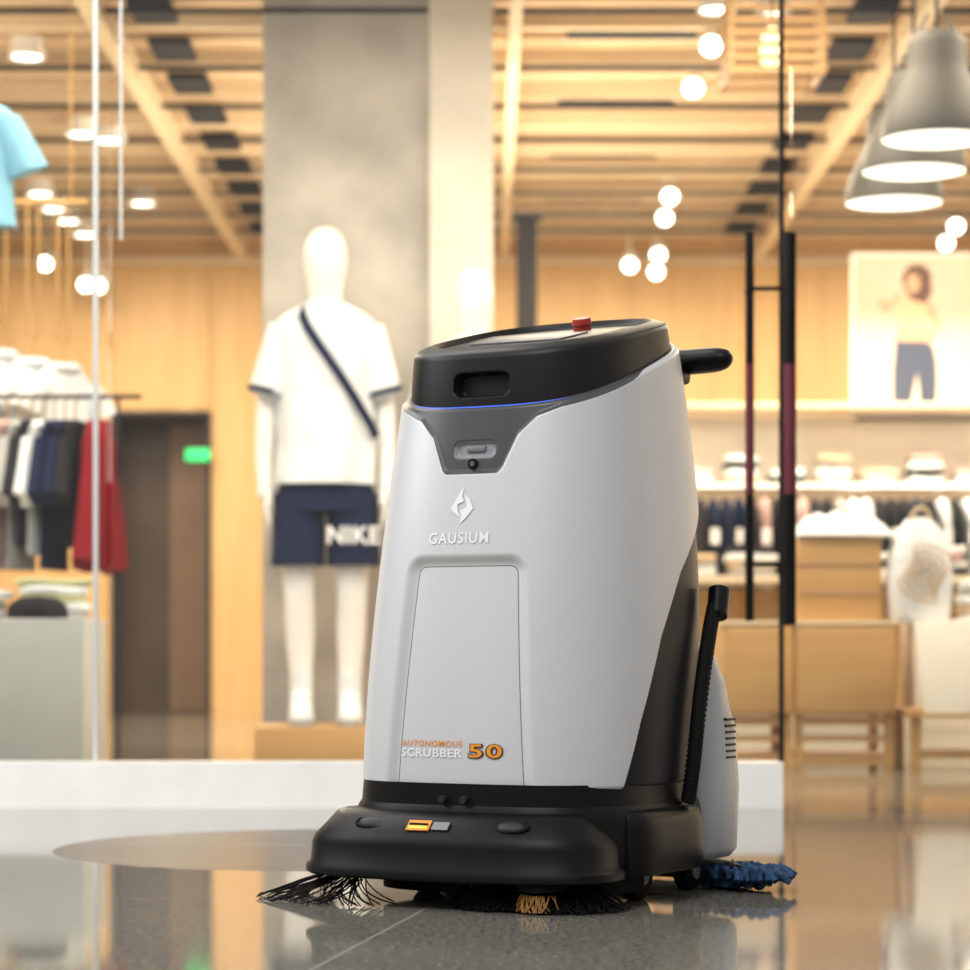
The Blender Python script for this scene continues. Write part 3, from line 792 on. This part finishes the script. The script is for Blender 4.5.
me.set_sharp_from_angle(angle=math.radians(50)); me.materials.append(M['lid'])
link(bpy.data.objects.new('lid', me), RB)
box('slot_back', (0, -.195, .856), (.09, .004, .032), M['rubber'], RB, .001)
sl_t = math.atan(.22)
box('control_bezel', (0, -.03, ltop(-.03)+.006), (.26, .19, .01), M['black'], RB, .003, (sl_t, 0, 0))
box('control_screen', (0, -.05, ltop(-.05)+.012), (.17, .11, .004), M['screen'], RB, .001, (sl_t, 0, 0))
zz = ltop(.1)
cyl('estop_base', (.022, .11, zz), (.022, .105, zz+.022), .016, .015, M['redp'], RB)
cyl('estop_button', (.022, .105, zz+.02), (.022, .102, zz+.030), .018, .016, M['redp'], RB)
# rear push handle
R = []
for th in np.linspace(-math.pi/2, math.pi/2, 41):
    t = math.sin(th)
    xx = .233*t; e = max(0.001, (1-abs(t)**14))**.5; yy = .305-.03*abs(t)**3
    R.append([(xx, yy+.03*e*math.cos(q), .934+.023*e*math.sin(q)) for q in np.linspace(0, 2*math.pi, 24, endpoint=False)])
loft('push_handle', R, M['black'], RB)
for s in (-1, 1):
    box('handle_arm', (s*.12, .25, .912), (.05, .1, .04), M['black'], RB, .01)
# rear casing
R = []
for z, a, y0, y1 in ((.055, .25, .13, .262), (.07, .262, .12, .272), (.18, .266, .12, .272), (.28, .262, .13, .262), (.36, .25, .14, .24), (.41, .235, .155, .215), (.43, .21, .165, .2)):
    R.append(ell_ring((0, (y0+y1)/2, z), a, (y1-y0)/2, 80, 5))
loft('rear_casing', R, M['silver'], RB)
boxes('vent_slots', [((.262, .2, .23+.011*k), (.006, .04, .004)) for k in range(7)], M['black'], RB)
box('rear_column', (0, .2, .62), (.3, .08, .5), M['darkgrey'], RB, .03)
# hose
pts = [(.247, .18, .51), (.254, .14, .48), (.264, .09, .4), (.268, .05, .31), (.27, .035, .22), (.264, .02, .16)]
tube('hose', pts, .012, M['rubber'], RB, 6)
for i in range(len(pts)-1):
    pass
cyl('hose_cap', (.258, .155, .475), (.25, .182, .52), .018, .019, M['black'], RB)
# ribs sampled along a Catmull-Rom path close to the tube
P_ = [Vector(p) for p in pts]
def bez(t):
    n = len(P_)-1; v = Vector((0, 0, 0))
    for i, p in enumerate(P_): v += p*math.comb(n, i)*(1-t)**(n-i)*t**i
    return v
ribs = []
for k in range(1, 46):
    t = k/46; p = bez(t); d = (bez(min(1, t+.01))-bez(max(0, t-.01))).normalized()
    cyl('hose_rib', p-d*.0018, p+d*.0018, .0132, .0132, M['rubber'], RB, 14)
# chassis
R = []
for z, s in ((.05, .96), (.06, .99), (.075, 1), (.14, 1), (.158, .985), (.165, .97), (.165, .965), (.2, .955)):
    R.append(ell_ring((0, -.045, z), .258*s, .272*s, 120, 3.4))
loft('chassis', R, M['black'], RB)
R = []
for z, sx, sy in ((.046, 1.0, 1.0), (.05, 1.03, 1.04), (.062, 1.03, 1.04), (.068, 1.0, 1.0), (.1, .99, .985), (.112, .97, .955), (.12, .94, .91), (.145, .86, .7), (.152, .84, .6), (.155, .8, .5)):
    R.append([(p[0]-.014, -.255+(p[1]), p[2]) for p in ell_ring((0, 0, z), .27*sx, .12*sy, 160, 3.0)])
loft('front_bumper', R, M['black'], RB)
for s in (-1, 1):
    R = []
    for z, w in ((.05, .05), (.056, .055), (.13, .052), (.148, .045), (.156, .03)):
        R.append(ell_ring((s*.225, -.05, z), w, .135, 60, 5))
    loft('side_skirt', R, M['black'], RB)
for cx in (-.135, .12):
    bpy.ops.mesh.primitive_uv_sphere_add(segments=32, ring_count=16, radius=1); o = bpy.context.object
    o.name = 'bumper_sensor'; o.scale = (.026, .013, .008); o.location = (cx, -.339, .134); o.rotation_euler = (math.radians(35), 0, 0); o.parent = RB
    o.data.materials.append(M['darkgrey']); o.data.shade_smooth()
    bpy.ops.mesh.primitive_torus_add(major_radius=1, minor_radius=.12, major_segments=40); o = bpy.context.object
    o.name = 'sensor_rim'; o.scale = (.031, .015, .03); o.location = (cx, -.339, .135); o.rotation_euler = (math.radians(35), 0, 0); o.parent = RB
    o.data.materials.append(M['rubber']); o.data.shade_smooth()
lr = (math.radians(-45), 0, 0)
box('warning_label', (-.04, -.3535, .134), (.042, .002, .021), M['orange'], RB, 0, lr)
box('label_yellow', (-.04, -.357, .132), (.034, .001, .007), mat('label_yellow_paint', (.9, .75, .1), .5), RB, 0, lr)
box('label_black', (-.04, -.354, .136), (.034, .0035, .003), M['rubber'], RB, 0, lr)
box('grey_label', (.0, -.3535, .134), (.03, .002, .016), M['midgrey'], RB, 0, lr)
for cx in (-.02, .02):
    cyl('latch', (cx, -.3, .175), (cx, -.318, .175), .007, .006, M['darkgrey'], RB)
def wheel(x, y, r, w=.03, nm='wheel'):
    loft(nm, [[(x+dx, y+rr*math.cos(t), r+rr*math.sin(t)) for t in np.linspace(0, 2*math.pi, 36, endpoint=False)] for dx, rr in ((-w/2, r*.85), (-w/2+.004, r), (w/2-.004, r), (w/2, r*.85))], M['rubber'], RB)
    loft('hub', [[(x+dx, y+rr*math.cos(t), r+rr*math.sin(t)) for t in np.linspace(0, 2*math.pi, 24, endpoint=False)] for dx, rr in ((-w/2-.003, r*.45), (w/2+.003, r*.45))], M['midgrey'], RB)
wheel(-.01, -.25, .036); wheel(.2, .16, .034); wheel(-.2, .16, .034); wheel(.2, -.05, .045); wheel(-.2, -.05, .045)
R = [ell_ring((0, -.1, z), .22, .16, 60, 3) for z in (.018, .06)]
loft('brush_deck', R, M['rubber'], RB)
def side_brush(cx, cy, L, n, a0, a1, m, nm, h0=.045, rad=.0012):
    lst = []
    for i in range(n):
        a = random.uniform(a0, a1); l = L*random.uniform(.65, 1.08); pts = []
        sw = random.uniform(-.5, .5); lift = random.uniform(0, .012)
        for k in range(8):
            t = k/7; rr = .03+l*t; aa = a+sw*t*t
            pts.append((cx+rr*math.cos(aa), cy+rr*math.sin(aa), max(.0025, h0*(1-t)**1.3+.003+lift*math.sin(t*3.1))))
        lst.append(pts)
    strands(nm, lst, rad, m, RB)
    cyl(nm+'_hub', (cx, cy, .035), (cx, cy, .06), .04, .035, M['rubber'], RB)
side_brush(-.215, -.225, .15, 90, math.radians(150), math.radians(300), M['rubber'], 'side_brush_left')
side_brush(.17, -.25, .075, 260, math.radians(180), math.radians(380), M['rubber'], 'side_brush_right')
side_brush(.08, -.27, .06, 220, math.radians(200), math.radians(340), M['rubber'], 'centre_brush')
side_brush(.165, -.318, .012, 36, math.radians(200), math.radians(340), M['yellow'], 'yellow_bristles', .026)
sq = [(-.33, .17), (-.28, .27), (-.15, .33), (0, .345), (.15, .33), (.28, .27), (.33, .17)]
tube('squeegee_blade', [(x, y, .015) for x, y in sq], .012, M['rubber'], RB)
tube('squeegee_frame', [(x*.88, y*.95, .035) for x, y in sq], .012, M['rubber'], RB)
lst = []
for i in range(130):
    x = random.uniform(.2, .33); y = .26-(x-.22)*.3+random.uniform(-.07, .02)
    p = []; a = random.uniform(-1.1, .6)
    for k in range(6):
        t = k/5
        p.append((x+.055*t*math.cos(a)+.004*math.sin(6*t+i), y+.05*t*math.sin(a), .008+.034*math.sin(math.pi*(.15+.85*(1-t)))*random.uniform(.7, 1)))
    lst.append(p)
strands('mop_strands', lst, .0055, M['bluemop'], RB)

# ------------------------------------------------------------------ lights
def area(name, loc, size, power, col, rot=(0, 0, 0), sy=None):
    l = bpy.data.lights.new(name, 'AREA'); l.energy = power; l.color = col; l.size = size
    if sy: l.shape = 'RECTANGLE'; l.size_y = sy
    o = bpy.data.objects.new(name, l); o.location = loc; o.rotation_euler = rot; return link(o)
WARM = (1, .84, .63)
for x in (-2.2, 0.6, 2.6):
    for y in (8.4, 11.6, 14.6):
        area('store_light', (x, y, 2.85), 1.4, 72 if y < 9 else 100, WARM)
area('ceiling_fill', (0, 12, 1.95), 2.5, 95, WARM, (math.pi, 0, 0))  # both upward lamps are added to lighten the ceiling, no fixtures stand here
area('ceiling_fill', (-2.6, 9.5, 1.95), 1.2, 28, WARM, (math.pi, 0, 0))
area('window_light', (-.5, 7.7, 2.8), 1.6, 26, (1, .95, .87), (math.radians(30), 0, 0), .4)
area('shelf_light', (1.95, 12.6, 2.3), 1.6, 65, (1, .88, .7), (math.radians(-20), 0, 0), .3)
area('curb_fill', (-1.5, 1.2, 5.0), 3.0, 175, (1, .985, .97), (math.radians(35), math.radians(-12), 0))
area('curb_fill', (-3.4, 4.4, 2.6), 1.8, 60, (.96, .98, 1), (0, math.radians(-62), 0))
area('curb_fill', (-1.6, 5.7, 3.0), 2.4, 55, (1, .98, .95), (math.radians(18), 0, 0), .6)  # added strip that brightens the curb, not a mall fixture
w = bpy.data.worlds.new('mall_surround'); scene.world = w; w.use_nodes = True
nt = w.node_tree; bg = nt.nodes['Background']; bg.inputs['Strength'].default_value = .72
tc = nt.nodes.new('ShaderNodeTexCoord'); sp = nt.nodes.new('ShaderNodeSeparateXYZ'); nt.links.new(tc.outputs['Generated'], sp.inputs[0])
rp = nt.nodes.new('ShaderNodeValToRGB'); e = rp.color_ramp.elements
e[0].position = .35; e[0].color = (.42, .37, .31, 1); e[1].position = .8; e[1].color = (.88, .87, .86, 1)
mr = nt.nodes.new('ShaderNodeMapRange'); mr.inputs['From Min'].default_value = -1
nt.links.new(sp.outputs['Z'], mr.inputs['Value']); nt.links.new(mr.outputs[0], rp.inputs['Fac']); nt.links.new(rp.outputs['Color'], bg.inputs['Color'])

# ------------------------------------------------------------------ camera
cam = bpy.data.cameras.new('camera'); co = bpy.data.objects.new('camera', cam); link(co)
co.location = (0, 0, .42); co.rotation_euler = (math.radians(90), 0, 0)
cam.sensor_width = 36; cam.lens = 2600/970*36; cam.shift_y = 163/970
cam.dof.use_dof = True; cam.dof.focus_distance = 4.25; cam.dof.aperture_fstop = 4.0
cam.clip_end = 100
scene.camera = co
